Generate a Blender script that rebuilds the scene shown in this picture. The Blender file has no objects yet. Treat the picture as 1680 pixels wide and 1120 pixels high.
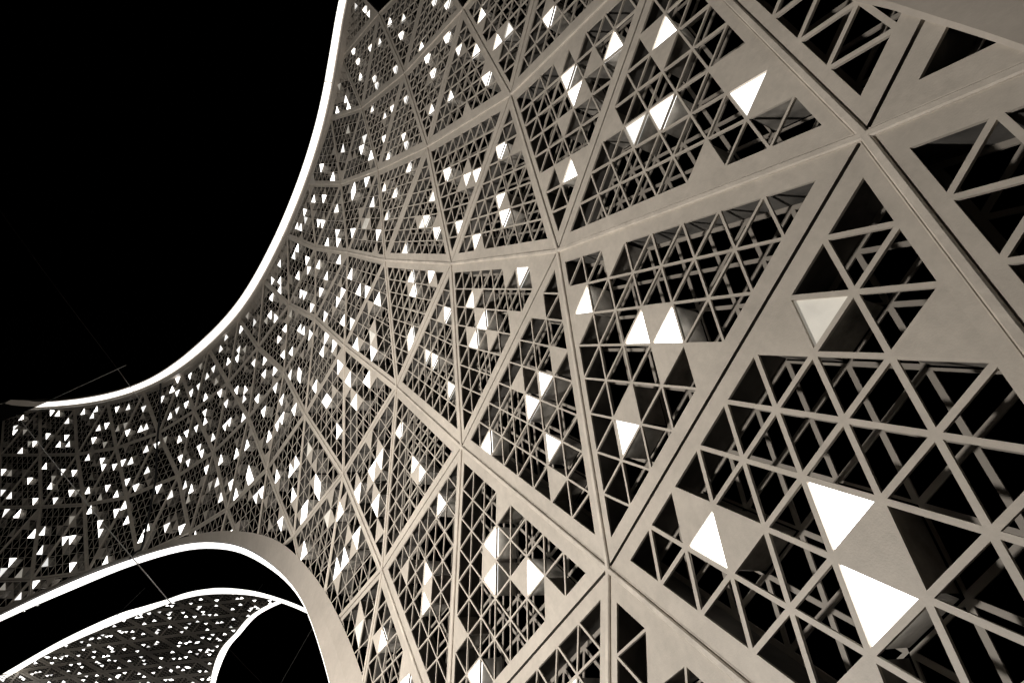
import bpy, math, random
from mathutils import Vector, Matrix
PI = math.pi; scene = bpy.context.scene; C = scene.collection
CAMX = [0.807,-0.538,0.243]
CAMY = [-0.59,-0.735,0.333]
CAMZ = [-0.0,-0.412,-0.911]
# ------------------------------------------------------------------ camera
cam_d = bpy.data.cameras.new('camera'); cam_d.sensor_width = 36.0; cam_d.lens = 750.0 / 1680.0 * 36.0
cam_d.clip_start = 0.02; cam_d.clip_end = 2000.0
cam = bpy.data.objects.new('camera', cam_d); C.objects.link(cam)
cam.matrix_world = Matrix(((CAMX[0], CAMY[0], CAMZ[0], 0), (CAMX[1], CAMY[1], CAMZ[1], 0), (CAMX[2], CAMY[2], CAMZ[2], 1.6), (0, 0, 0, 1)))
scene.camera = cam
# ------------------------------------------------------------------ night sky, moon, exposure
world = bpy.data.worlds.new('World'); scene.world = world; world.use_nodes = True
wn = world.node_tree; bgd = wn.nodes['Background']
sky = wn.nodes.new('ShaderNodeTexSky'); sky.sky_type = 'NISHITA'; sky.sun_disc = False
sky.sun_elevation = math.radians(-6); sky.sun_rotation = math.radians(120)
wn.links.new(sky.outputs[0], bgd.inputs[0]); bgd.inputs[1].default_value = 0.004
moon_d = bpy.data.lights.new('moon', 'SUN'); moon_d.energy = 0.02; moon_d.angle = math.radians(0.5); moon_d.color = (1, .95, .88)
moon = bpy.data.objects.new('moon', moon_d); C.objects.link(moon); moon.rotation_euler = (math.radians(35), 0, math.radians(120))
scene.view_settings.view_transform = 'Standard'; scene.view_settings.look = 'None'
scene.view_settings.gamma = 1.0; scene.view_settings.exposure = 0.0
scene.cycles.max_bounces = 5; scene.cycles.diffuse_bounces = 3; scene.cycles.glossy_bounces = 2
FLOODS = [((-2.7, 4.6, 0.0), 2900.0), ((-8.5, 11.0, 0.0), 480.0)]  # the weaker second flood is added to brighten the far-left wall

# ------------------------------------------------------------------ layout of the place, metres
NODES = '-1,-1=-0.079,-2.485,3.672 -1,0=1.107,-1.744,2.105 0,-2=-2.010,-1.619,6.651 0,-1=-0.669,-1.143,5.130 0,0=0.556,-0.519,3.547 0,1=1.716,0.310,1.827 1,-3=-4.399,-0.730,9.558 1,-2=-2.924,-0.362,7.994 1,-1=-1.438,0.082,6.485 1,0=-0.122,0.715,4.966 1,1=1.080,1.546,3.456 1,2=1.995,2.598,1.921 2,-4=-7.370,0.235,12.011 2,-3=-5.547,0.358,10.687 2,-2=-3.919,0.796,9.264 2,-1=-2.468,1.225,7.802 2,0=-1.060,1.829,6.372 2,1=0.193,2.643,4.936 2,2=1.323,3.660,3.437 3,-3=-6.634,1.571,11.806 3,-2=-5.023,1.897,10.474 3,-1=-3.572,2.301,9.128 3,0=-2.233,2.920,7.720 3,1=-0.849,3.639,6.386 3,2=0.325,4.632,4.959 3,3=1.349,5.805,3.481 4,-2=-6.242,2.740,11.648 4,-1=-4.749,3.387,10.383 4,0=-3.422,3.904,9.112 4,1=-2.187,4.632,7.762 4,2=-0.854,5.528,6.470 4,3=0.279,6.685,5.065 5,-1=-6.078,4.307,11.527 5,0=-4.697,4.946,10.384 5,1=-3.470,5.586,9.174 5,2=-2.272,6.459,7.862 5,3=-1.022,7.530,6.601 6,0=-6.120,5.835,11.583 6,1=-4.762,6.647,10.437 6,2=-3.639,7.328,9.297 6,3=-2.484,8.385,7.976 6,4=-1.370,9.543,6.861 7,1=-6.313,7.428,11.674 7,2=-5.089,8.312,10.498 7,3=-3.989,9.167,9.365 7,4=-2.915,10.341,8.086 7,5=-1.967,11.671,6.911 8,2=-6.637,9.054,11.749 8,3=-5.514,9.996,10.573 8,4=-4.490,10.993,9.451 8,5=-3.586,12.199,8.266 9,3=-7.160,10.661,11.748 9,4=-6.133,11.672,10.589 9,5=-5.188,12.731,9.531 9,6=-4.521,14.112,8.144 9,7=-4.111,15.677,6.935 10,4=-7.730,12.216,11.785 10,5=-6.900,13.305,10.557 10,6=-6.229,14.492,9.298 10,7=-5.607,15.890,8.003 10,8=-5.488,17.320,6.718 11,5=-8.657,13.719,11.637 11,6=-7.956,14.872,10.430 11,7=-7.404,16.026,9.286 11,8=-6.948,17.456,7.787 11,9=-6.863,18.877,6.534 12,6=-9.746,15.131,11.597 12,7=-9.179,16.307,10.414 12,8=-8.754,17.437,9.237 12,9=-8.439,18.824,7.535 13,7=-10.925,16.526,11.639 13,8=-10.533,17.636,10.453 13,9=-10.118,18.754,9.156 14,8=-12.347,17.818,11.706 14,9=-11.974,18.932,10.399 15,9=-13.615,19.406,11.567'
LIGHTS = '0,-2,0:0.5.1 1.1.4 0.2.4;0,-2,1:1.1.4;0,-1,0:5.0.1 3.3.1 3.2.2 1.0.5;0,-1,1:5.1.1 2.1.3 2.2.2 1.5.0;0,0,0:0.5.1 2.2.2 3.1.2 1.1.5;0,0,1:5.0.1 2.2.2 1.3.2 1.1.5;1,-3,0:0.5.1 2.2.2 1.2.4;1,-3,1:3.2.1 1.5.0 0.2.5;1,-2,0:6.1.0 3.4.0 3.2.2 1.0.5;1,-2,1:5.0.1 4.3.0 1.5.0 2.1.4;1,-1,0:1.4.2 3.1.3 4.0.3 1.0.6;1,-1,1:0.1.5 5.0.1 2.2.2 1.3.2;1,0,0:1.4.1 2.2.2 1.2.3 6.1.0;1,0,1:3.2.1 2.2.2 0.1.6 1.4.1;1,1,0:1.0.5 2.3.1 2.2.2 5.1.1;1,1,1:5.1.1;2,-4,1:3.3.1 1.5.0 0.6.0;2,-3,0:5.0.2 2.5.0 2.3.2 1.1.4;2,-3,1:5.1.1 1.1.4 0.2.4 0.6.0;2,-2,0:1.5.0 3.1.2 5.0.2 2.0.5;2,-2,1:5.1.0 1.3.2 0.4.2 0.1.6;2,-1,0:5.1.0 0.5.1 2.2.2 0.2.4;2,-1,1:4.3.0 2.3.1 1.5.0 0.2.5 2.3.2;2,0,0:3.3.0 6.1.0 3.2.1 2.0.4 2.0.5;2,0,1:2.1.3 2.2.2 1.5.0 5.1.0;2,1,0:0.5.1 3.2.2 4.1.2;2,1,1:2.2.2 1.3.2 5.0.1;2,2,0:1.5.1 4.2.0;3,-3,1:3.0.2 1.3.2 0.4.2 0.1.5;3,-2,0:3.1.1 1.1.3;3,-2,1:3.2.0 2.2.1 1.5.0;3,-1,0:5.1.0 2.3.0 2.3.1 1.0.5;3,-1,1:4.1.1 2.1.3 2.1.2 1.4.0;3,0,0:0.4.1 2.1.2 4.0.2 1.0.5;3,0,1:4.1.1 1.2.2 0.1.5 0.3.2;3,1,0:0.4.1 1.2.2 3.2.0;3,1,1:3.2.1 2.2.2 0.2.4 1.4.1;3,2,0:0.5.1 3.2.0 2.2.2 1.2.3;3,2,1:4.1.1;4,-2,1:1.1.3 0.5.1;4,-1,0:0.4.1 3.2.1 1.1.4 2.0.4;4,-1,1:4.1.1 1.3.1 0.2.4 0.4.1;4,0,0:0.4.1 5.0.0 2.1.2 1.1.4;4,0,1:3.2.0 2.2.1 1.5.0 0.1.4;4,1,0:3.3.0 2.2.1 5.1.0 1.0.4;4,1,1:2.1.2 5.0.0 2.1.3 1.4.0;4,2,0:1.4.1 3.1.2 3.0.2 1.0.4 1.0.5;4,2,1:4.1.1 0.1.4;5,-1,1:3.1.1 2.2.1 1.1.4 1.2.3;5,0,0:2.3.0 1.3.1 5.0.1 2.0.3;5,0,1:4.0.1 1.1.3 1.2.2 0.5.0;5,1,0:0.5.0 3.1.1 4.0.1 1.0.4;5,1,1:5.0.0 0.1.5 1.3.2 1.2.2;5,2,0:0.4.1 4.1.0 1.2.2 0.2.3;5,2,1:3.2.0 2.2.1 0.1.4 1.4.0;5,3,0:4.1.0;6,0,1:3.1.2 0.1.4 1.3.2 0.4.2;6,1,0:2.3.0 2.1.2 4.0.2 1.1.3;6,1,1:4.2.0 2.2.1 1.5.0;6,2,0:2.4.0 5.1.0 2.2.1 1.0.4;6,2,1:5.0.1 2.1.3 1.4.0;6,3,0:1.4.1 3.1.2 3.0.2 1.0.5 4.0.2;6,3,1:5.1.0 4.1.1;7,1,1:1.1.4 1.3.1;7,2,0:1.5.0 1.2.2 3.1.1 1.1.3;7,2,1:5.1.0 0.2.4 1.3.1 0.4.1;7,3,0:0.4.1 6.0.0 2.1.2 1.1.3;7,3,1:0.1.4 3.2.0 1.5.0;7,4,0:3.3.0 1.3.1 5.1.0;8,2,1:3.0.2 1.1.3 1.4.0;8,3,0:2.3.0 1.3.2 4.1.1 2.0.4;8,3,1:5.0.1 1.1.4 0.2.3 0.5.0;8,4,0:1.4.0 3.1.1 4.0.1 1.0.4;8,4,1:5.1.0 0.1.4 1.2.2 0.3.2;9,3,1:4.1.1 1.1.4 2.4.0 0.4.2;9,4,0:4.1.0 0.4.1 2.1.2 1.1.4;9,4,1:4.2.0 2.2.1 0.1.5 1.5.0;10,5,0:1.4.0 0.1.4 3.1.2 4.1.1;10,5,1:4.1.0 0.2.4 1.2.2 0.5.1;10,6,0:1.4.0 2.1.2 2.0.4 5.0.1;10,6,1:0.0.5 5.1.0 2.2.2 2.3.1;10,7,0:0.3.2 1.3.1 0.1.5 4.0.1;11,5,1:1.1.4 3.1.1 0.4.1 2.4.0;11,6,0:1.3.2 2.3.0 1.1.3 4.0.1;11,6,1:1.0.4 4.1.1 4.2.0 0.5.0;11,7,0:1.4.0 3.1.1 4.1.0 1.0.4;11,7,1:5.1.0 0.2.3 0.4.1;11,8,0:2.4.0 2.1.2 2.0.3 5.0.1;12,6,1:1.0.4 4.0.1 3.1.1;12,7,0:0.5.1 2.1.3 2.2.1 4.1.1;12,7,1:0.1.4 4.2.0 2.3.1 1.4.0;12,8,0:1.3.1 0.1.5 5.0.0;12,8,1:1.0.5 3.0.2;13,7,1:2.0.4 3.0.2 1.4.1;13,8,0:0.3.2 3.1.1 4.1.0 3.0.3;13,8,1:0.2.4 1.2.2 0.5.1;14,8,1:2.2.2 2.3.1 3.0.2'
SOLIDS = '0,-2,0:0.3.4;0,-1,0:2.2.3 3.4.0 0.2.5 2.0.5 4.3.0 4.1.1;0,-1,1:2.5.0 2.5.0 2.4.0 0.5.2 0.5.2 3.0.4 4.1.1;0,0,0:4.0.3 4.0.3 3.2.2 0.5.2 1.1.4 2.5.0;0,0,1:5.0.2 5.2.0 5.2.0 5.2.0 5.2.0 2.3.2 1.0.5 1.1.4 0.4.3;0,1,0:1.6.0;1,-2,1:2.5.0 0.4.3;1,-1,1:5.2.0;1,0,0:7.0.0 5.2.0 2.4.1 5.0.2 3.1.3;1,0,1:6.0.1 3.1.3 4.2.0 0.5.1;1,1,0:2.3.2 4.1.1 6.0.1 3.4.0 0.2.5;2,1,1:1.1.5'
ARCH = [[-7.596,19.083,6.805],[-7.055,18.22,7.206],[-6.566,17.419,7.507],[-6.05,16.558,7.807],[-5.706,15.976,8.011],[-5.241,15.179,8.114],[-4.751,14.392,8.169],[-4.223,13.432,8.22],[-3.675,12.426,8.23],[-3.149,11.441,8.043],[-2.623,10.494,7.784],[-2.144,9.68,7.509],[-1.751,9.033,7.246],[-1.393,8.396,6.926],[-1.096,7.923,6.658],[-0.729,7.342,6.255],[-0.358,6.78,5.829],[-0.073,6.373,5.501],[0.217,5.983,5.127],[0.578,5.45,4.605],[0.817,5.14,4.246],[1.001,4.941,3.966]]
LIP = [[-7.485,19.253,6.744],[-6.968,18.376,7.159],[-6.491,17.452,7.53],[-5.8,16.299,7.946],[-5.439,15.751,8.123],[-5.031,15.029,8.16],[-4.594,14.269,8.224],[-4.095,13.406,8.219],[-3.587,12.538,8.182],[-3.169,11.767,7.995],[-2.731,10.963,7.74],[-2.274,10.203,7.493],[-1.917,9.699,7.282],[-1.575,9.089,6.961],[-1.24,8.564,6.67],[-0.81,7.89,6.253],[-0.485,7.318,5.859],[-0.235,6.937,5.547],[-0.088,6.645,5.313],[0.198,6.154,4.872],[0.594,5.753,4.375],[0.794,5.532,4.07]]
LOW = [[-7.501,19.757,6.77],[-6.974,18.864,7.193],[-6.395,17.909,7.577],[-5.707,16.849,7.95],[-5.321,16.182,8.18],[-4.926,15.428,8.228],[-4.528,14.7,8.274],[-4.001,13.776,8.291],[-3.531,12.934,8.237],[-3.11,12.146,8.052],[-2.689,11.322,7.799],[-2.255,10.566,7.543],[-1.923,10.039,7.336],[-1.58,9.409,7.018],[-1.257,8.857,6.733],[-0.837,8.138,6.328],[-0.503,7.527,5.943],[-0.244,7.123,5.635],[-0.092,6.822,5.401],[0.202,6.327,4.955],[0.609,5.925,4.449],[0.816,5.704,4.14]]
RIM1 = [[-6.903,-0.15,11.675],[-6.903,0.253,11.675],[-6.903,0.549,11.675],[-6.591,1.592,11.675],[-6.33,2.611,11.675],[-6.33,2.905,11.675],[-6.163,4.336,11.675],[-6.151,5.456,11.675],[-6.29,7.474,11.675],[-6.505,8.449,11.675],[-6.569,8.968,11.675],[-7.082,10.612,11.675],[-7.654,11.956,11.675],[-8.211,12.984,11.675],[-9.076,14.276,11.675],[-9.814,15.241,11.675],[-10.97,16.494,11.675],[-12.297,17.767,11.675],[-13.957,19.238,11.675]]
RIM2 = [[-7.204,-0.1,11.795],[-7.204,0.318,11.795],[-7.185,0.669,11.795],[-6.886,1.713,11.795],[-6.663,2.715,11.795],[-6.646,3.061,11.795],[-6.495,4.511,11.795],[-6.498,5.621,11.795],[-6.648,7.544,11.795],[-6.886,8.649,11.795],[-6.979,9.172,11.795],[-7.528,10.706,11.795],[-8.067,11.965,11.795],[-8.487,13.02,11.795],[-9.34,14.212,11.795],[-10.076,15.167,11.795],[-11.213,16.434,11.795],[-12.464,17.636,11.795],[-14.153,19.153,11.795]]
NB1 = [[-0.311,-1.055,4.627],[0.031,-0.955,4.154],[0.259,-0.892,3.836],[0.36,-0.872,3.693],[0.451,-0.849,3.566],[0.556,-0.819,3.411],[0.642,-0.792,3.285],[0.746,-0.753,3.122]]
NB2 = [[-0.374,-1.754,4.765],[0.0,-1.478,4.243],[0.241,-1.297,3.891],[0.35,-1.221,3.732],[0.444,-1.156,3.594],[0.574,-1.092,3.434],[0.673,-1.035,3.302],[0.798,-0.963,3.134]]
S1 = [[-13.964,44.291,11.198],[-12.615,41.333,12.152],[-10.907,37.625,13.445],[-9.018,34.244,14.591],[-7.911,32.566,14.966],[-6.954,31.099,15.245],[-6.321,29.954,15.379],[-5.608,28.896,15.473],[-4.674,27.805,15.583],[-3.376,26.727,15.686],[-2.161,25.901,15.676],[-0.506,25.106,15.651],[1.566,24.483,15.549],[3.787,24.132,15.324]]
S2 = [[-13.764,44.883,11.095],[-12.411,41.908,12.057],[-10.806,38.368,13.274],[-8.667,34.762,14.521],[-7.641,32.992,14.938],[-6.692,31.349,15.297],[-6.108,30.344,15.367],[-5.41,29.311,15.45],[-4.478,28.257,15.543],[-3.214,27.123,15.672],[-1.839,26.191,15.709],[-0.157,25.42,15.674],[1.856,24.803,15.569],[4.038,24.482,15.33]]
T1 = [[-2.334,31.464,18.53],[-2.761,31.947,18.076],[-3.045,32.266,17.423],[-3.066,32.264,16.831],[-3.019,32.156,16.266],[-3.07,32.157,15.686],[-2.997,31.958,15.086],[-2.693,31.39,14.248],[-2.139,30.32,13.153],[-1.333,28.46,11.733]]
T2 = [[-1.799,30.385,18.157],[-2.203,30.877,17.758],[-2.509,31.22,17.285],[-2.589,31.276,16.696],[-2.574,31.198,16.059],[-2.585,31.147,15.527],[-2.503,30.941,14.975],[-2.198,30.323,13.997],[-1.799,29.422,12.972],[-1.083,27.684,11.576]]
FARN = '-2,-3=-18.825,45.508,14.160 -2,-2=-18.315,45.176,13.213 -1,-3=-17.683,44.897,15.040 -1,-2=-17.223,44.633,14.062 -1,-1=-16.745,44.282,13.123 -1,0=-16.249,43.843,12.224 -1,1=-15.736,43.318,11.364 0,-3=-16.424,44.105,15.892 0,-2=-16.015,43.906,14.884 0,-1=-15.587,43.619,13.917 0,0=-15.141,43.245,12.988 0,1=-14.678,42.784,12.099 0,2=-14.200,42.238,11.249 0,3=-13.707,41.607,10.437 1,-3=-15.064,43.148,16.709 1,-2=-14.705,43.009,15.674 1,-1=-14.327,42.782,14.679 1,0=-13.931,42.468,13.724 1,1=-13.518,42.067,12.808 1,2=-13.090,41.581,11.930 1,3=-12.647,41.009,11.091 1,4=-12.190,40.354,10.290 1,5=-11.721,39.614,9.527 2,-3=-13.616,42.040,17.485 2,-2=-13.307,41.957,16.425 2,-1=-12.980,41.785,15.405 2,0=-12.634,41.527,14.424 2,1=-12.271,41.181,13.483 2,2=-11.892,40.750,12.580 2,3=-11.499,40.234,11.716 2,4=-11.092,39.634,10.890 2,5=-10.672,38.950,10.102 3,-3=-12.095,40.795,18.213 3,-2=-11.836,40.762,17.130 3,-1=-11.559,40.642,16.086 3,0=-11.263,40.435,15.083 3,1=-10.950,40.140,14.118 3,2=-10.621,39.760,13.193 3,3=-10.278,39.295,12.306 3,4=-9.921,38.746,11.457 3,5=-9.551,38.113,10.645 4,-3=-10.515,39.425,18.887 4,-2=-10.307,39.440,17.783 4,-1=-10.079,39.367,16.718 4,0=-9.834,39.206,15.693 4,1=-9.571,38.958,14.708 4,2=-9.292,38.625,13.761 4,3=-8.999,38.207,12.853 4,4=-8.692,37.704,11.983 4,5=-8.372,37.118,11.150 4,6=-8.042,36.449,10.355 5,-3=-8.892,37.946,19.501 5,-2=-8.734,38.003,18.378 5,-1=-8.557,37.972,17.294 5,0=-8.361,37.854,16.250 5,1=-8.148,37.649,15.245 5,2=-7.920,37.358,14.279 5,3=-7.677,36.982,13.352 5,4=-7.420,36.522,12.463 5,5=-7.151,35.978,11.611 5,6=-6.870,35.351,10.797 6,-3=-7.241,36.370,20.049 6,-2=-7.133,36.466,18.909 6,-1=-7.006,36.472,17.808 6,0=-6.860,36.392,16.747 6,1=-6.698,36.225,15.725 6,2=-6.519,35.972,14.742 6,3=-6.326,35.634,13.797 6,4=-6.120,35.212,12.890 6,5=-5.901,34.706,12.022 6,6=-5.671,34.118,11.190 7,-3=-5.577,34.711,20.526 7,-2=-5.519,34.839,19.370 7,-1=-5.441,34.880,18.254 7,0=-5.346,34.833,17.178 7,1=-5.234,34.700,16.141 7,2=-5.106,34.480,15.142 7,3=-4.963,34.176,14.182 7,4=-4.808,33.788,13.260 7,5=-4.639,33.316,12.376 7,6=-4.460,32.762,11.529 7,7=-4.271,32.126,10.720 8,-3=-3.915,32.980,20.925 8,-2=-3.907,33.138,19.756 8,-1=-3.880,33.207,18.627 8,0=-3.835,33.190,17.537 8,1=-3.773,33.086,16.487 8,2=-3.695,32.896,15.475 8,3=-3.603,32.621,14.501 8,4=-3.498,32.263,13.566 8,5=-3.381,31.821,12.669 8,6=-3.253,31.296,11.808 8,7=-3.115,30.690,10.985 9,-2=-2.313,31.373,20.060 9,-1=-2.336,31.467,18.920 9,0=-2.341,31.475,17.819 9,1=-2.330,31.396,16.757 9,2=-2.303,31.231,15.734 9,3=-2.262,30.982,14.749 9,4=-2.207,30.648,13.803 9,5=-2.141,30.232,12.894 9,6=-2.064,29.733,12.022 9,7=-1.978,29.152,11.187 10,-1=-0.827,29.672,19.128 10,0=-0.882,29.700,18.018 10,1=-0.921,29.642,16.947 10,2=-0.945,29.498,15.915 10,3=-0.955,29.269,14.920 10,4=-0.951,28.957,13.964 10,5=-0.937,28.562,13.045 10,6=-0.911,28.084,12.164 10,7=-0.876,27.525,11.319 11,2=0.363,27.708,16.011 11,3=0.302,27.496,15.009 11,4=0.254,27.201,14.045 11,5=0.217,26.822,13.119 11,6=0.191,26.362,12.229 11,7=0.174,25.820,11.377'
CAB = {'c1': ([-17.856,12.667,13.431],[-9.913,13.805,11.818],0.003),'c1b': ([-9.913,13.805,11.818],[-7.279,13.675,10.999],0.009),'c2': ([-10.194,14.461,9.326],[-2.593,12.352,6.988],0.01),'c3': ([-12.017,17.108,11.422],[-9.757,13.566,11.926],0.007),'c4': ([-3.628,13.641,7.503],[-3.815,15.214,5.693],0.006),'c5': ([-1.902,16.436,10.628],[-1.82,17.561,9.022],0.008),'c6': ([-1.846,22.304,11.266],[0.32,22.014,10.849],0.005),'c7': ([0.145,9.871,7.013],[0.31,11.225,6.4],0.003)}
JOINT = [[-8.139,12.845,11.571],[-7.588,12.932,11.11],[-7.104,13.035,10.691],[-6.79,13.134,10.4],[-6.369,13.203,10.02],[-5.766,13.257,9.504],[-5.525,13.332,9.264],[-5.147,13.488,8.861],[-4.787,13.637,8.478],[-4.589,13.719,8.267],[-4.511,13.797,8.156],[-4.569,13.913,8.132],[-4.607,14.054,8.081],[-4.599,14.156,8.017]]
DARK = [[-10.788,15.635,8.247],[-9.996,14.307,8.847],[-9.625,13.74,9.104],[-9.293,13.227,9.336],[-9.513,13.365,9.274],[-9.874,13.558,9.186],[-10.113,13.698,9.123],[-10.198,13.849,9.054],[-11.231,15.083,8.496]]
BAND = [[-9.948,13.523,8.873],[-9.875,13.364,8.945],[-9.506,13.145,9.044],[-9.091,12.933,9.14],[-9.213,13.134,9.049],[-9.551,13.34,8.955],[-9.762,13.454,8.904]]
DROP = [(9,6,1),(9,7,0)]
CLIP = [(2,2,0),(3,2,0),(3,2,1),(4,2,1),(5,3,0),(6,3,1),(6,4,0),(7,4,1),(8,5,0),(9,5,1),(9,6,0),(10,6,1),(10,7,0),(10,7,1),(11,8,1),(10,8,0)]
# ------------------------------------------------------------------ materials
def mat(name, col, rough=.5, metal=0.0, var=.12, scale=3.0, bump=0.0, bscale=40.0, spec=.5, emit=None, es=0.0, orand=0.0, fine=0.0, transl=0.0):
    m = bpy.data.materials.new(name); m.use_nodes = True
    nt = m.node_tree; b = nt.nodes['Principled BSDF']
    b.inputs['Roughness'].default_value = rough; b.inputs['Metallic'].default_value = metal
    b.inputs['Specular IOR Level'].default_value = spec
    tc = nt.nodes.new('ShaderNodeTexCoord')
    n = nt.nodes.new('ShaderNodeTexNoise'); n.inputs['Scale'].default_value = scale; n.inputs['Detail'].default_value = 6
    geo = nt.nodes.new('ShaderNodeNewGeometry')
    nt.links.new(geo.outputs['Position'], n.inputs['Vector'])
    r = nt.nodes.new('ShaderNodeValToRGB'); r.color_ramp.elements[0].position = .3; r.color_ramp.elements[1].position = .7
    r.color_ramp.elements[0].color = (*[c * (1 - var) for c in col], 1); r.color_ramp.elements[1].color = (*[min(1, c * (1 + var)) for c in col], 1)
    nt.links.new(n.outputs['Fac'], r.inputs['Fac']); col_out = r.outputs['Color']
    def mult(fac_socket, lo, hi):
        nonlocal col_out
        mr = nt.nodes.new('ShaderNodeMapRange'); mr.inputs['To Min'].default_value = lo; mr.inputs['To Max'].default_value = hi
        nt.links.new(fac_socket, mr.inputs['Value'])
        vm = nt.nodes.new('ShaderNodeVectorMath'); vm.operation = 'SCALE'
        nt.links.new(col_out, vm.inputs[0]); nt.links.new(mr.outputs[0], vm.inputs['Scale']); col_out = vm.outputs[0]
    if orand:
        oi = nt.nodes.new('ShaderNodeObjectInfo'); mult(oi.outputs['Random'], 1 - orand, 1 + orand)
    if fine:                       # dust and rub marks
        n3 = nt.nodes.new('ShaderNodeTexNoise'); n3.inputs['Scale'].default_value = 28; n3.inputs['Detail'].default_value = 8; n3.inputs['Roughness'].default_value = .7
        nt.links.new(geo.outputs['Position'], n3.inputs['Vector']); mult(n3.outputs['Fac'], 1 - 2 * fine, 1 + 2 * fine)
        mp = nt.nodes.new('ShaderNodeMapping'); mp.inputs['Scale'].default_value = (9, 9, .8)
        nt.links.new(geo.outputs['Position'], mp.inputs['Vector'])
        n4 = nt.nodes.new('ShaderNodeTexNoise'); n4.inputs['Scale'].default_value = 1.6; n4.inputs['Detail'].default_value = 5
        nt.links.new(mp.outputs[0], n4.inputs['Vector']); mult(n4.outputs['Fac'], 1 - 1.6 * fine, 1 + 1.6 * fine)
    nt.links.new(col_out, b.inputs['Base Color'])
    if transl:
        tr = nt.nodes.new('ShaderNodeBsdfTranslucent'); nt.links.new(col_out, tr.inputs['Color'])
        mx = nt.nodes.new('ShaderNodeMixShader'); mx.inputs[0].default_value = transl
        nt.links.new(b.outputs[0], mx.inputs[1]); nt.links.new(tr.outputs[0], mx.inputs[2]); nt.links.new(mx.outputs[0], nt.nodes['Material Output'].inputs['Surface'])
    if bump:
        n2 = nt.nodes.new('ShaderNodeTexNoise'); n2.inputs['Scale'].default_value = bscale; n2.inputs['Detail'].default_value = 5
        nt.links.new(geo.outputs['Position'], n2.inputs['Vector'])
        bp = nt.nodes.new('ShaderNodeBump'); bp.inputs['Strength'].default_value = bump; bp.inputs['Distance'].default_value = .01
        nt.links.new(n2.outputs['Fac'], bp.inputs['Height']); nt.links.new(bp.outputs[0], b.inputs['Normal'])
    if emit:
        b.inputs['Emission Color'].default_value = (*emit, 1); b.inputs['Emission Strength'].default_value = es
    return m
PLATE = mat('champagne_paint', (.49, .437, .372), .5, 0, .12, 1.3, .10, 160, .4, orand=.025, fine=.10)
RIDGE = mat('seam_paint', (.55, .49, .418), .5, 0, .16, 6.0, .25, 60, .4, fine=.10)
REAR = mat('rear_shaded_paint', (.25, .222, .19), .6, 0, .12, 3.0, 0, 1, .3)  # plate colour darkened to put shade behind the front lattice
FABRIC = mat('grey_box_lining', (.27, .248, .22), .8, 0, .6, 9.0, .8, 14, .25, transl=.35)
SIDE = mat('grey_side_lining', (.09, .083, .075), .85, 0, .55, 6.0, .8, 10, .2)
TRIM = mat('arch_trim_paint', (.46, .408, .35), .42, 0, .10, 1.6, .06, 120, .4, fine=.07)
PANE = mat('lamp_diffuser', (.8, .8, .78), .5, 0, .02, 3, emit=(1.0, .985, .95), es=5.0)
nt = PANE.node_tree; oi = nt.nodes.new('ShaderNodeObjectInfo'); mr = nt.nodes.new('ShaderNodeMapRange')   # lamps age differently
mr.inputs['To Min'].default_value = .7; mr.inputs['To Max'].default_value = 6.5
nt.links.new(oi.outputs['Random'], mr.inputs['Value']); nt.links.new(mr.outputs[0], nt.nodes['Principled BSDF'].inputs['Emission Strength'])
PANEDIM = mat('weak_lamp_diffuser', (.62, .59, .53), .5, 0, .12, 9, emit=(1.0, .93, .8), es=.22)
STRIP = mat('light_strip_diffuser', (.8, .8, .78), .5, 0, .02, 3, emit=(1.0, .965, .91), es=2.0)
BLACK = mat('backdrop_black', (.0006, .0006, .0006), .9, 0, .5, 3.0, spec=.0)  # near-black tone standing in for the dark between the arches
MATTE = mat('black_matte', (.0025, .0025, .0025), .8, 0, .3, 3.0, spec=.1)
STEEL = mat('cable_steel', (.62, .6, .56), .4, .3, .15, 20)
GREY = mat('cable_grey', (.12, .115, .11), .6, 0, .15, 20)  # darker grey tone for the faint cables
CABLE = mat('black_rubber', (.01, .01, .01), .6, 0, .2, 20)
STONE = mat('dark_paving', (.035, .033, .03), .7, 0, .3, 1.5, .3, 20)

# ------------------------------------------------------------------ helpers
def V(p): return Vector(p)
def parse_nodes(s):
    d = {}
    for t in s.split():
        k, v = t.split('='); d[tuple(map(int, k.split(',')))] = Vector(map(float, v.split(',')))
    return d
def parse_cells(s):
    d = {}
    for t in s.split(';'):
        k, v = t.split(':'); d[tuple(map(int, k.split(',')))] = [tuple(map(int, c.split('.'))) for c in v.split()]
    return d
def empty(name, loc=(0, 0, 0)):
    o = bpy.data.objects.new(name, None); C.objects.link(o); o.location = loc; o.empty_display_size = .3; return o
def tag(o, label=None, cat=None, group=None, kind=None):
    if label: o['label'] = label
    if cat: o['category'] = cat
    if group: o['group'] = group
    if kind: o['kind'] = kind
    return o
def mesh(name, faces, mats, parent=None, merge=False, smooth=False):
    """faces: list of (list of points, material index)"""
    vs = []; fs = []; mi = []
    idx = {}
    for pts, m in faces:
        f = []
        for p in pts:
            if merge:
                k = (round(p[0], 4), round(p[1], 4), round(p[2], 4))
                if k not in idx: idx[k] = len(vs); vs.append(p)
                f.append(idx[k])
            else:
                f.append(len(vs)); vs.append(p)
        fs.append(f); mi.append(m)
    me = bpy.data.meshes.new(name); me.from_pydata(vs, [], fs)
    for m in (mats if isinstance(mats, (list, tuple)) else [mats]): me.materials.append(m)
    me.polygons.foreach_set('material_index', mi)
    if smooth: me.polygons.foreach_set('use_smooth', [True] * len(fs))
    o = bpy.data.objects.new(name, me); C.objects.link(o)
    if parent: o.parent = parent
    return o
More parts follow.
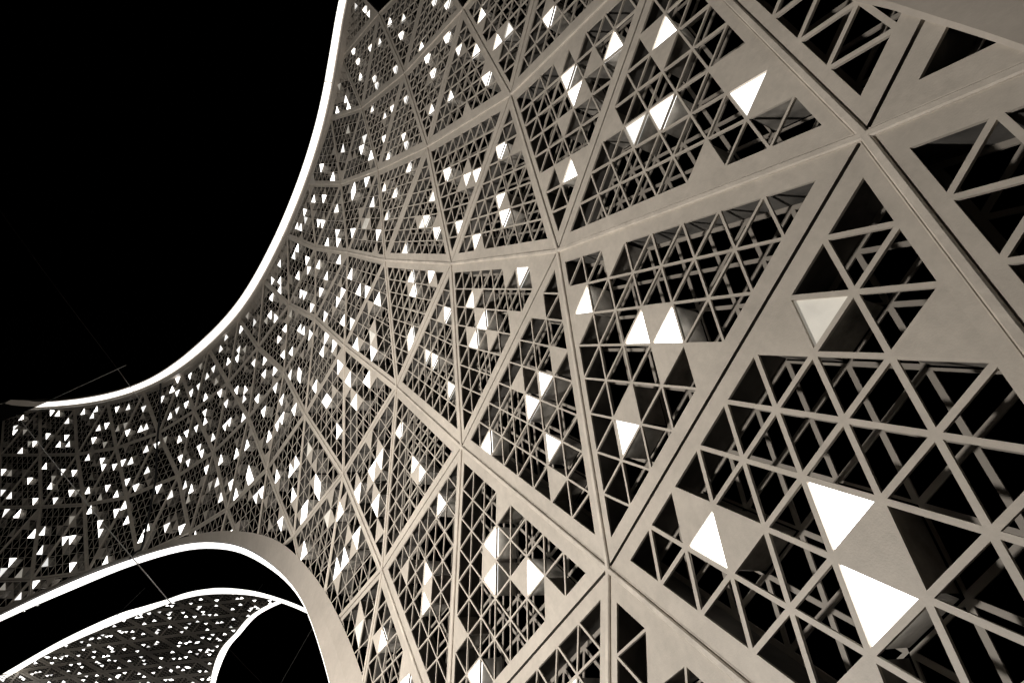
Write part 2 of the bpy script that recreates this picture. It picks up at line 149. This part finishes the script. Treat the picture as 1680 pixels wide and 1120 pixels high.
def catmull(pts, sub):
    P = [Vector(p) for p in pts]; P = [2 * P[0] - P[1]] + P + [2 * P[-1] - P[-2]]; out = []
    for i in range(1, len(P) - 2):
        a, b, c, d = P[i - 1:i + 3]
        for s in range(sub):
            t = s / sub
            out.append(.5 * (2 * b + (c - a) * t + (2 * a - 5 * b + 4 * c - d) * t * t + (3 * b - a - 3 * c + d) * t ** 3))
    out.append(P[-2]); return out
def smooth_poly(pts, it=2):
    P = [Vector(p) for p in pts]
    for _ in range(it):
        P = [P[0]] + [(P[i - 1] + 2 * P[i] + P[i + 1]) / 4 for i in range(1, len(P) - 1)] + [P[-1]]
    return P
def resample(P, n):
    L = [0]
    for a, b in zip(P, P[1:]): L.append(L[-1] + (b - a).length)
    out = []; j = 0
    for i in range(n):
        t = L[-1] * i / (n - 1)
        while j < len(P) - 2 and L[j + 1] < t: j += 1
        u = (t - L[j]) / max(1e-9, L[j + 1] - L[j]); out.append(P[j].lerp(P[j + 1], min(1, max(0, u))))
    return out
def ribbon(name, rows, m, parent=None, close=False):
    """rows: list of point rows (equal length); a smooth sheet through them, closed round when close"""
    f = []
    R = rows + ([rows[0]] if close else [])
    for a, b in zip(R, R[1:]):
        for i in range(len(a) - 1): f.append(([a[i], a[i + 1], b[i + 1], b[i]], 0))
    if close:
        f.append(([r[0] for r in rows], 0)); f.append(([r[-1] for r in rows][::-1], 0))
    return mesh(name, f, m, parent, merge=True, smooth=False)
def tube(name, a, b, r, m, parent=None, pts=None, seg=6):
    P = [Vector(p) for p in (pts or (a, b))]; rings = []
    for i, p in enumerate(P):
        d = (P[min(i + 1, len(P) - 1)] - P[max(i - 1, 0)]).normalized()
        x = d.orthogonal().normalized() if i == 0 else (px - d * px.dot(d)).normalized()
        px = x; y = d.cross(x)
        rings.append([p + r * (math.cos(2 * PI * s / seg) * x + math.sin(2 * PI * s / seg) * y) for s in range(seg)])
    f = []
    for a_, b_ in zip(rings, rings[1:]):
        for s in range(seg): f.append(([a_[s], a_[(s + 1) % seg], b_[(s + 1) % seg], b_[s]], 0))
    f.append((rings[0][::-1], 0)); f.append((rings[-1], 0))
    return mesh(name, f, m, parent, merge=True, smooth=False)
# --- clipping of convex polygons in a panel's own plane
def half(poly, a, b, keep):           # keep side: sign of cross((b-a),(p-a)) * keep >= 0
    out = []; ex, ey = b[0] - a[0], b[1] - a[1]
    s = [keep * (ex * (p[1] - a[1]) - ey * (p[0] - a[0])) for p in poly]
    for i, p in enumerate(poly):
        q = poly[i - 1]; sp, sq = s[i], s[i - 1]
        if (sp >= 0) != (sq >= 0):
            t = sq / (sq - sp); out.append(tuple(q[k] + t * (p[k] - q[k]) for k in range(3)))
        if sp >= 0: out.append(p)
    return out if len(out) > 2 else []
def clip_outside(poly, chain):        # chain: list of (a,b,inside_sign); result: pieces outside the convex opening
    res = []; rest = poly
    for a, b, sg in chain:
        o = half(rest, a, b, -sg)
        if o: res.append(o)
        rest = half(rest, a, b, sg)
        if not rest: break
    return res

# ------------------------------------------------------------------ the perforated panels
INS = {'R': .10, 'M': .058, 'K': .075}
GAP = {'R': .009, 'M': .009, 'K': .008}
def inner(A, B, Cc, ins):
    ar = (B - A).cross(Cc - A).length
    u = ins[1] * (Cc - B).length / ar; v = ins[2] * (A - Cc).length / ar; w = ins[0] * (B - A).length / ar
    f = lambda a, b, c: a * A + b * B + c * Cc
    return f(1 - v - w, v, w), f(u, 1 - u - w, w), f(u, v, 1 - u - v)
EYE = Vector((0, 0, 1.6))
def shrink(t, d):
    return inner(t[0], t[1], t[2], (d, d, d))
def neighbours(c, n):
    a, b, g = c; up = a + b + g == n - 1
    out = [(a - 1, b, g), (a, b - 1, g), (a, b, g - 1)] if up else [(a + 1, b, g), (a, b + 1, g), (a, b, g + 1)]
    return [q for q in out if min(q) >= 0]
def all_cells(n):
    for a in range(n):
        for b in range(n - a): yield (a, b, n - 1 - a - b)
    for a in range(n - 1):
        for b in range(n - 1 - a): yield (a, b, n - 2 - a - b)
def build_panel(parent, tri, ets, n, lit, solid, chain3, name='lattice_panel', bar=.021, h=.18, reach=3.2, iw=1.0, th=.012, rear=True, boxes=True, dim=(), proud=False, dome=.03):
    A, B, Cc = tri; nz = (B - A).cross(Cc - A).normalized()
    if nz.dot((A + B + Cc) / 3 - EYE) < 0: nz = -nz
    ex = (B - A).normalized(); ey = nz.cross(ex)
    loc = lambda p: ((p - A).dot(ex), (p - A).dot(ey), 0.0)
    glo = lambda p: A + p[0] * ex + p[1] * ey + p[2] * nz
    chain = None
    if chain3:
        cen = (A + B + Cc) / 3; pts, ins_ = chain3; chain = []
        for i in range(len(pts) - 1):
            m = (pts[i] + pts[i + 1]) / 2
            if (m - cen).length < reach:
                a, b = loc(pts[i]), loc(pts[i + 1]); q = loc((ins_[i] + ins_[i + 1]) / 2)
                sg = 1 if ((b[0] - a[0]) * (q[1] - a[1]) - (b[1] - a[1]) * (q[0] - a[0])) > 0 else -1
                chain.append((a, b, sg))
    def put(lst, pts, m=0):           # pts local
        if chain:
            for p in clip_outside(pts, chain): lst.append(([glo(q) for q in p], m))
        else: lst.append(([glo(q) for q in pts], m))
    z = lambda p, d: (p[0], p[1], d)
    def ring(lst, o, i, t0, t1, back=True, m=0):
        for s in range(3):
            e = (s + 1) % 3
            put(lst, [z(o[s], t0), z(o[e], t0), z(i[e], t0), z(i[s], t0)], m)
            put(lst, [z(i[s], t0), z(i[e], t0), z(i[e], t1), z(i[s], t1)], m)
            if back: put(lst, [z(o[s], t1), z(o[e], t1), z(i[e], t1), z(i[s], t1)], m)
    lt = [Vector(loc(p)) for p in tri]
    outer = inner(*lt, [GAP[e] for e in ets]); inn = inner(*lt, [INS[e] * iw for e in ets])
    gp = lambda a, b, c: (a * inn[0] + b * inn[1] + c * inn[2]) / n
    def tri_of(c):
        a, b, g = c
        if a + b + g == n - 1: return [gp(a + 1, b, g), gp(a, b + 1, g), gp(a, b, g + 1)]
        return [gp(a, b + 1, g + 1), gp(a + 1, b, g + 1), gp(a + 1, b + 1, g)]
    F = []
    for s in range(3):                # the frame: front, back, outer edge
        e = (s + 1) % 3
        put(F, [z(outer[s], 0), z(outer[e], 0), z(inn[e], 0), z(inn[s], 0)])
        put(F, [z(outer[s], th), z(outer[e], th), z(inn[e], th), z(inn[s], th)])
        put(F, [z(outer[s], 0), z(outer[e], 0), z(outer[e], .05), z(outer[s], .05)])
    cells = list(all_cells(n)); sset = set(solid); lset = set(lit)
    for c in cells:
        if c in sset: continue
        t = tri_of(c); ring(F, t, shrink(t, bar / 2), 0, th)
    panel = mesh(name, F, PLATE, parent)
    for c in cells:
        if c not in sset and c not in lset: continue
        t = tri_of(c)
        if c in sset:
            f = []; w = shrink(t, .007)
            put(f, [z(p, 0) for p in t], 0); put(f, [z(p, th) for p in t], 0)
            if boxes:
                for s in range(3):
                    e = (s + 1) % 3; put(f, [z(w[s], th), z(w[e], th), z(w[e], h), z(w[s], h)], 1)
            if f: mesh('infill_plate', f, [PLATE, FABRIC], panel)
        else:
            f = []; w = shrink(t, .004 if proud else bar / 2 - .004); z0, z1 = (-.005, -.001) if proud else (th + .003, th + .007)  # proud panes fill the whole cell, imitating bloom round distant lamps
            put(f, [z(p, z1) for p in w]); cc = (w[0] + w[1] + w[2]) / 3; dm = .003 if c in dim else dome      # shallow dome added to spill lamp glow onto neighbouring plates
            for s in range(3):
                e = (s + 1) % 3; put(f, [z(w[s], z0), z(w[e], z0), z(cc, z0 - dm)]); put(f, [z(w[s], z0), z(w[e], z0), z(w[e], z1), z(w[s], z1)])
            if f: mesh('lamp_pane', f, PANEDIM if c in dim else PANE, panel)
            if boxes:
                f = []; w = shrink(t, .007)
                for s in range(3):
                    e = (s + 1) % 3; put(f, [z(w[s], th + .001), z(w[e], th + .001), z(w[e], h), z(w[s], h)])
                put(f, [z(p, h) for p in w])
                if f: mesh('lamp_box', f, FABRIC, panel)
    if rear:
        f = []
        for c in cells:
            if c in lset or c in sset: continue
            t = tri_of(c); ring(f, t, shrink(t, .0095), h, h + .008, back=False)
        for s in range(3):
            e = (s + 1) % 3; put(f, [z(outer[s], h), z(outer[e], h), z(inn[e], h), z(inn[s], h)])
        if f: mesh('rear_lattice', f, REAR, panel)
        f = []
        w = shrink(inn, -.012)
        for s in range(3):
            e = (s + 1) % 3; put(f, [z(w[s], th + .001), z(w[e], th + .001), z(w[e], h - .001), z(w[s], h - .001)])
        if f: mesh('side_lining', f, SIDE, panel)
    return panel, put, glo, loc, nz

NODE = parse_nodes(NODES); LIT = parse_cells(LIGHTS); SOL = parse_cells(SOLIDS)
ARCHP = catmull(smooth_poly(ARCH, 1), 2); LIPP = catmull(smooth_poly(LIP, 1), 2); LOWP = catmull(smooth_poly(LOW, 1), 2)
shell = empty('perforated_shell', (0, 6, 0))
tag(shell, 'large champagne coloured perforated metal shell with glowing triangles round the sky opening', 'pavilion')
def at_world(o, parent):              # children keep world coordinates
    o.parent = parent; o.matrix_parent_inverse = Matrix.Translation(parent.location).inverted()
rng = random.Random(7)
def triples(nodes):
    for (i, j) in sorted(nodes):
        for t, tri in ((0, ((i, j), (i + 1, j), (i + 1, j + 1))), (1, ((i, j), (i, j + 1), (i + 1, j + 1)))):
            if all(k in nodes for k in tri): yield (i, j, t), tri
normals = {}; clipped = set(CLIP)
for key, tri in triples(NODE):
    if key in DROP: continue
    ets = ('R', 'M', 'K') if key[2] == 0 else ('M', 'R', 'K')
    n = 8 if key[0] <= 2 else 7
    lit = list(LIT.get(key, [])); sol = [c for c in SOL.get(key, []) if c not in lit]
    cells = list(all_cells(n))
    if not lit and key[0] > 2: lit = rng.sample(cells, 3)
    for c in lit:                     # filled triangles beside the lamps
        nb = [q for q in neighbours(c, n) if q in cells and q not in lit and q not in sol]
        rng.shuffle(nb)
        for q in nb[:(2 if rng.random() < .3 else 1)]:
            if rng.random() < (.5 if key[0] > 2 else .25): sol.append(q)
    extra = 2 if key[0] > 2 else 0
    for c in rng.sample(cells, extra):
        if c not in lit and c not in sol: sol.append(c)
    dim = {c for c in lit if key[0] > 2 and rng.random() < .07}
    if key == (0, 0, 1) and lit: dim = {c for c in lit if c[0] >= 4}
    ch = (ARCHP, LIPP) if key in clipped else None
    p, put, glo, loc, nz = build_panel(shell, [NODE[k] for k in tri], ets, n, lit, sol, ch, dim=dim, bar=.019 if key[0] < 0 or key == (0, 0, 1) else .012 if key[0] <= 2 else .0105, dome=.012 if key[0] <= 2 else .005, proud=key[0] > 2, rear=key[0] < 5, iw=.66 if key[0] > 2 else 1.0, th=.007 if key[0] > 2 else .012)
    at_world(p, shell)
    for a, b, e in ((tri[0], tri[1], ets[0]), (tri[1], tri[2], ets[1])):
        normals.setdefault((tuple(sorted((a, b))), e), []).append((nz, put, glo, loc, ch is not None))
# raised seams along the ring and upright edges (the diagonal joints stay open gaps)
for ((a, b), e), lst in normals.items():
    A, B = NODE[a], NODE[b]; nz = sum((l[0] for l in lst), Vector()).normalized(); d = (B - A).normalized(); x = nz.cross(d)
    f = []
    clip_ = next((l for l in lst if l[4]), None)
    for x0, x1, zz in ((-.018, .012, -.014), (.015, .021, -.003)):
        q = [(x0, .004), (x0, zz + .006), (x0 + .005, zz), (x1 - .005, zz), (x1, zz + .006), (x1, .004)]
        for k in range(6):
            u, w = q[k], q[(k + 1) % 6]
            f.append([A + x * u[0] + nz * u[1], B + x * u[0] + nz * u[1], B + x * w[0] + nz * w[1], A + x * w[0] + nz * w[1]])
        for E in (A, B): f.append([E + x * u[0] + nz * u[1] for u in q])
    if clip_:
        _, put, glo, loc, _c = clip_; o0 = glo((0, 0, 0)); nn_ = clip_[0]; fl = []
        for poly in f: put(fl, [(*loc(p)[:2], (p - o0).dot(nn_)) for p in poly])
        f2 = fl
    else: f2 = [(p, 0) for p in f]
    if f2: at_world(mesh('seam_ridge', f2, RIDGE), shell)

# the oculus: lit rim with a slim fascia
R1 = catmull(smooth_poly(RIM1, 2), 5); R2 = catmull(smooth_poly(RIM2, 2), 5); UPV = Vector((0, 0, 1))
fas = ribbon('oculus_rim', [[p + UPV * -.05 + (p - q).normalized() * .02 for p, q in zip(R1, R2)], [p + UPV * .0 for p in R1],
       [q + UPV * .01 for q in R2], [q + UPV * .26 for q in R2], [p + UPV * .26 + (p - q).normalized() * .25 for p, q in zip(R1, R2)], [p + UPV * -.05 + (p - q).normalized() * .07 for p, q in zip(R1, R2)]], TRIM, close=True)
at_world(fas, shell)
def segments(name, rows, m, parent, step, gap=.012):
    n = len(rows[0]); i = 0
    while i < n - 1:
        j = min(n - 1, i + step); sub = [r[i:j + 1] for r in rows]
        sub = [[r[0].lerp(r[1], min(.4, gap / max(1e-4, (r[1] - r[0]).length)))] + r[1:-1] + [r[-1].lerp(r[-2], min(.4, gap / max(1e-4, (r[-1] - r[-2]).length)))] for r in sub]
        ribbon(name, sub, m, parent, close=True); i = j
segments('light_strip', [[p.lerp(q, .27) - UPV * .02 for p, q in zip(R1, R2)], [p.lerp(q, .87) - UPV * .02 for p, q in zip(R1, R2)],
       [p.lerp(q, .87) - UPV * .003 for p, q in zip(R1, R2)], [p.lerp(q, .27) - UPV * .003 for p, q in zip(R1, R2)]], STRIP, fas, 18)
# the arch in the shell: plain band, lit soffit strip
trim = ribbon('arch_trim', [[a - (l - a) * .06 + Vector((0, 0, -.015)) for a, l in zip(ARCHP, LIPP)], [a.lerp(l, .5) - (a - EYE).normalized() * .03 for a, l in zip(ARCHP, LIPP)], LIPP,
       [l.lerp(w, .04) + (l - EYE).normalized() * .02 for l, w in zip(LIPP, LOWP)], [a + (a - EYE).normalized() * .16 for a in ARCHP]], TRIM, close=True)
for pl in trim.data.polygons: pl.use_smooth = False
at_world(trim, shell)
NL = len(LIPP)
aw = [(w - l) for l, w in zip(LIPP, LOWP)]
segments('light_strip', [[l + d * .15 for l, d in zip(LIPP, aw)], [l + d * .88 for l, d in zip(LIPP, aw)], [l + d * .88 + (l - EYE).normalized() * .03 for l, d in zip(LIPP, aw)], [l + d * .15 + (l - EYE).normalized() * .05 for l, d in zip(LIPP, aw)]], STRIP, trim, 12)
# the trim of the next arch, close above the camera
nb1 = catmull(NB1, 5); nb2 = catmull(NB2, 5)
def toward(p, d): return p + (EYE - p).normalized() * d
nt_ = ribbon('arch_trim', [[toward(p, -.06) for p in nb1], [toward(p, .012) for p in nb1], [toward(p.lerp(q, .06), .03) for p, q in zip(nb1, nb2)], [toward(p.lerp(q, .5), .05) for p, q in zip(nb1, nb2)],
       [toward(q, .0) for q in nb2], [toward(q, -.2) for q in nb2]], TRIM, close=True)
at_world(nt_, shell)

# ------------------------------------------------------------------ black backdrop put in for the dark between the two arches
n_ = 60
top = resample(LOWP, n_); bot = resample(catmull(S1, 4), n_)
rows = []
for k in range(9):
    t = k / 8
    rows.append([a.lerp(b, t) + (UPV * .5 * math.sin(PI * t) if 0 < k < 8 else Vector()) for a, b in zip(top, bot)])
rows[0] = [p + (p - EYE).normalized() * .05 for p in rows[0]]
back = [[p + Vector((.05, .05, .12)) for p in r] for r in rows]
backdrop = ribbon('dark_backdrop', rows + back[::-1], BLACK, close=True)
tag(backdrop, 'added black vault soffit between the two glowing arches', 'backdrop')

# ------------------------------------------------------------------ the second shell seen through the arch
far = empty('perforated_shell', (0, 20, 0))
tag(far, 'distant dark perforated shell with small lights seen through the lower arch', 'pavilion')
FN = parse_nodes(FARN); T1P = catmull(T1, 3); T2P = catmull(T2, 3)
rf = random.Random(11)
for key, tri in triples(FN):
    ets = ('R', 'M', 'K') if key[2] == 0 else ('M', 'R', 'K'); n = 6
    cells = list(all_cells(n)); lit = rf.sample(cells, rf.choice((2, 2, 3, 3, 4)))
    sol = [c for c in rf.sample(cells, 1) if c not in lit]
    p, *_ = build_panel(far, [FN[k] for k in tri], ets, n, lit, sol, (T1P, T2P), bar=.016, reach=9.0, iw=1.05, rear=False, boxes=False, proud=True, dome=.004)
    if len(p.data.polygons) == 0: bpy.data.objects.remove(p)
    else: at_world(p, far)
def strip2(name, a, b, parent, thick=.12):
    o = ribbon(name, [a, b, [p + (p - EYE).normalized() * thick for p in b], [p + (p - EYE).normalized() * thick for p in a]], STRIP, close=True)
    at_world(o, parent); return o
s1, s2 = catmull(S1, 4), catmull(S2, 4)
strip2('arch_light_strip', s1, [p.lerp(q, .82) for p, q in zip(s1, s2)], far)
strip2('oculus_light_strip', [p.lerp(q, .1) for p, q in zip(T1P, T2P)], [p.lerp(q, .8) for p, q in zip(T1P, T2P)], far)

# ------------------------------------------------------------------ dark roof edge at the far left
def slab(name, pts, m, d, parent=None):
    P = [Vector(p) for p in pts]; Q = [p + (p - EYE).normalized() * d for p in P]
    f = [(P, 0), (Q[::-1], 0)] + [([P[i], P[(i + 1) % len(P)], Q[(i + 1) % len(P)], Q[i]], 0) for i in range(len(P))]
    return mesh(name, f, m, parent)
edge = empty('roof_edge', DARK[1]); tag(edge, 'black roof edge with a brown lip at the far left below the sky', 'roof edge')
for nm, pts, m, d in (('soffit', DARK, MATTE, .5), ('lip', BAND, TRIM, .2)):
    at_world(slab(nm, pts, m, d), edge)

# ------------------------------------------------------------------ cables
LAB = dict(c1='faint thin cable crossing the black sky at upper left', c1b='bright short cable end crossing the glowing oculus rim', c2='bright steel cable slanting across the far left wall down to the arch',
           c3='thin bright cable rising from the left end of the oculus rim', c4='thin dark cable crossing both glowing arches at lower left', c5='short dark cable crossing the top of the far glowing arch',
           c6='faint cable hanging below the far glowing ring', c7='very faint cable in the dark opening beside the arch trim')
for k, (a, b, r) in CAB.items():
    a, b = Vector(a), Vector(b)
    pts = [a.lerp(b, t / 8) - UPV * (.04 * (a - b).length * .1 * math.sin(PI * t / 8)) for t in range(9)]
    tag(tube('cable', None, None, r, CABLE if k in ('c4', 'c5') else GREY if k in ('c1', 'c6', 'c7') else STEEL, pts=pts), LAB[k], 'cable', 'cables strung across the openings')
tag(tube('power_cable', None, None, .026, CABLE, pts=catmull(JOINT, 3), seg=8), 'black cable running down the shell from oculus rim to arch', 'cable')

# ------------------------------------------------------------------ ground and the floodlights that wash the shell
g = mesh('ground', [([Vector((-900, -900, 0)), Vector((900, -900, 0)), Vector((900, 900, 0)), Vector((-900, 900, 0))], 0)], STONE); g['kind'] = 'structure'
for (loc, power), lab, aim in zip(FLOODS, ('black ground floodlight below the near panels', 'unseen ground floodlight added to brighten the far left wall'), ((0.2, 4.0, 5.6), (-6.0, 12.0, 10.0))):
    fl = empty('floodlight', loc); tag(fl, lab, 'floodlight', 'ground floodlights')
    def box(nm, c, s, m):
        x, y, z_ = c; a, b, d = s; v = [Vector((x + sx * a, y + sy * b, z_ + sz * d)) for sx in (-1, 1) for sy in (-1, 1) for sz in (-1, 1)]
        f = [([v[i] for i in q], 0) for q in ((0, 1, 3, 2), (4, 6, 7, 5), (0, 4, 5, 1), (2, 3, 7, 6), (0, 2, 6, 4), (1, 5, 7, 3))]
        return mesh(nm, f, m, fl)
    box('base', (0, 0, .02), (.25, .18, .02), MATTE); box('bracket', (-.27, 0, .14), (.01, .04, .12), MATTE); box('bracket', (.27, 0, .14), (.01, .04, .12), MATTE)
    box('housing', (0, 0, .22), (.25, .17, .07), MATTE); box('lens', (0, 0, .297), (.23, .15, .004), PANE)
    ld = bpy.data.lights.new('flood_lamp', 'SPOT'); ld.energy = power; ld.color = (1.0, .957, .90); ld.spot_size = math.radians(154); ld.spot_blend = 1.0; ld.shadow_soft_size = .22
    lo = bpy.data.objects.new('flood_lamp', ld); C.objects.link(lo); lo.parent = fl; lo.location = (0, 0, .34)
    d = Vector(aim) - Vector(loc); lo.rotation_euler = d.to_track_quat('-Z', 'Y').to_euler()
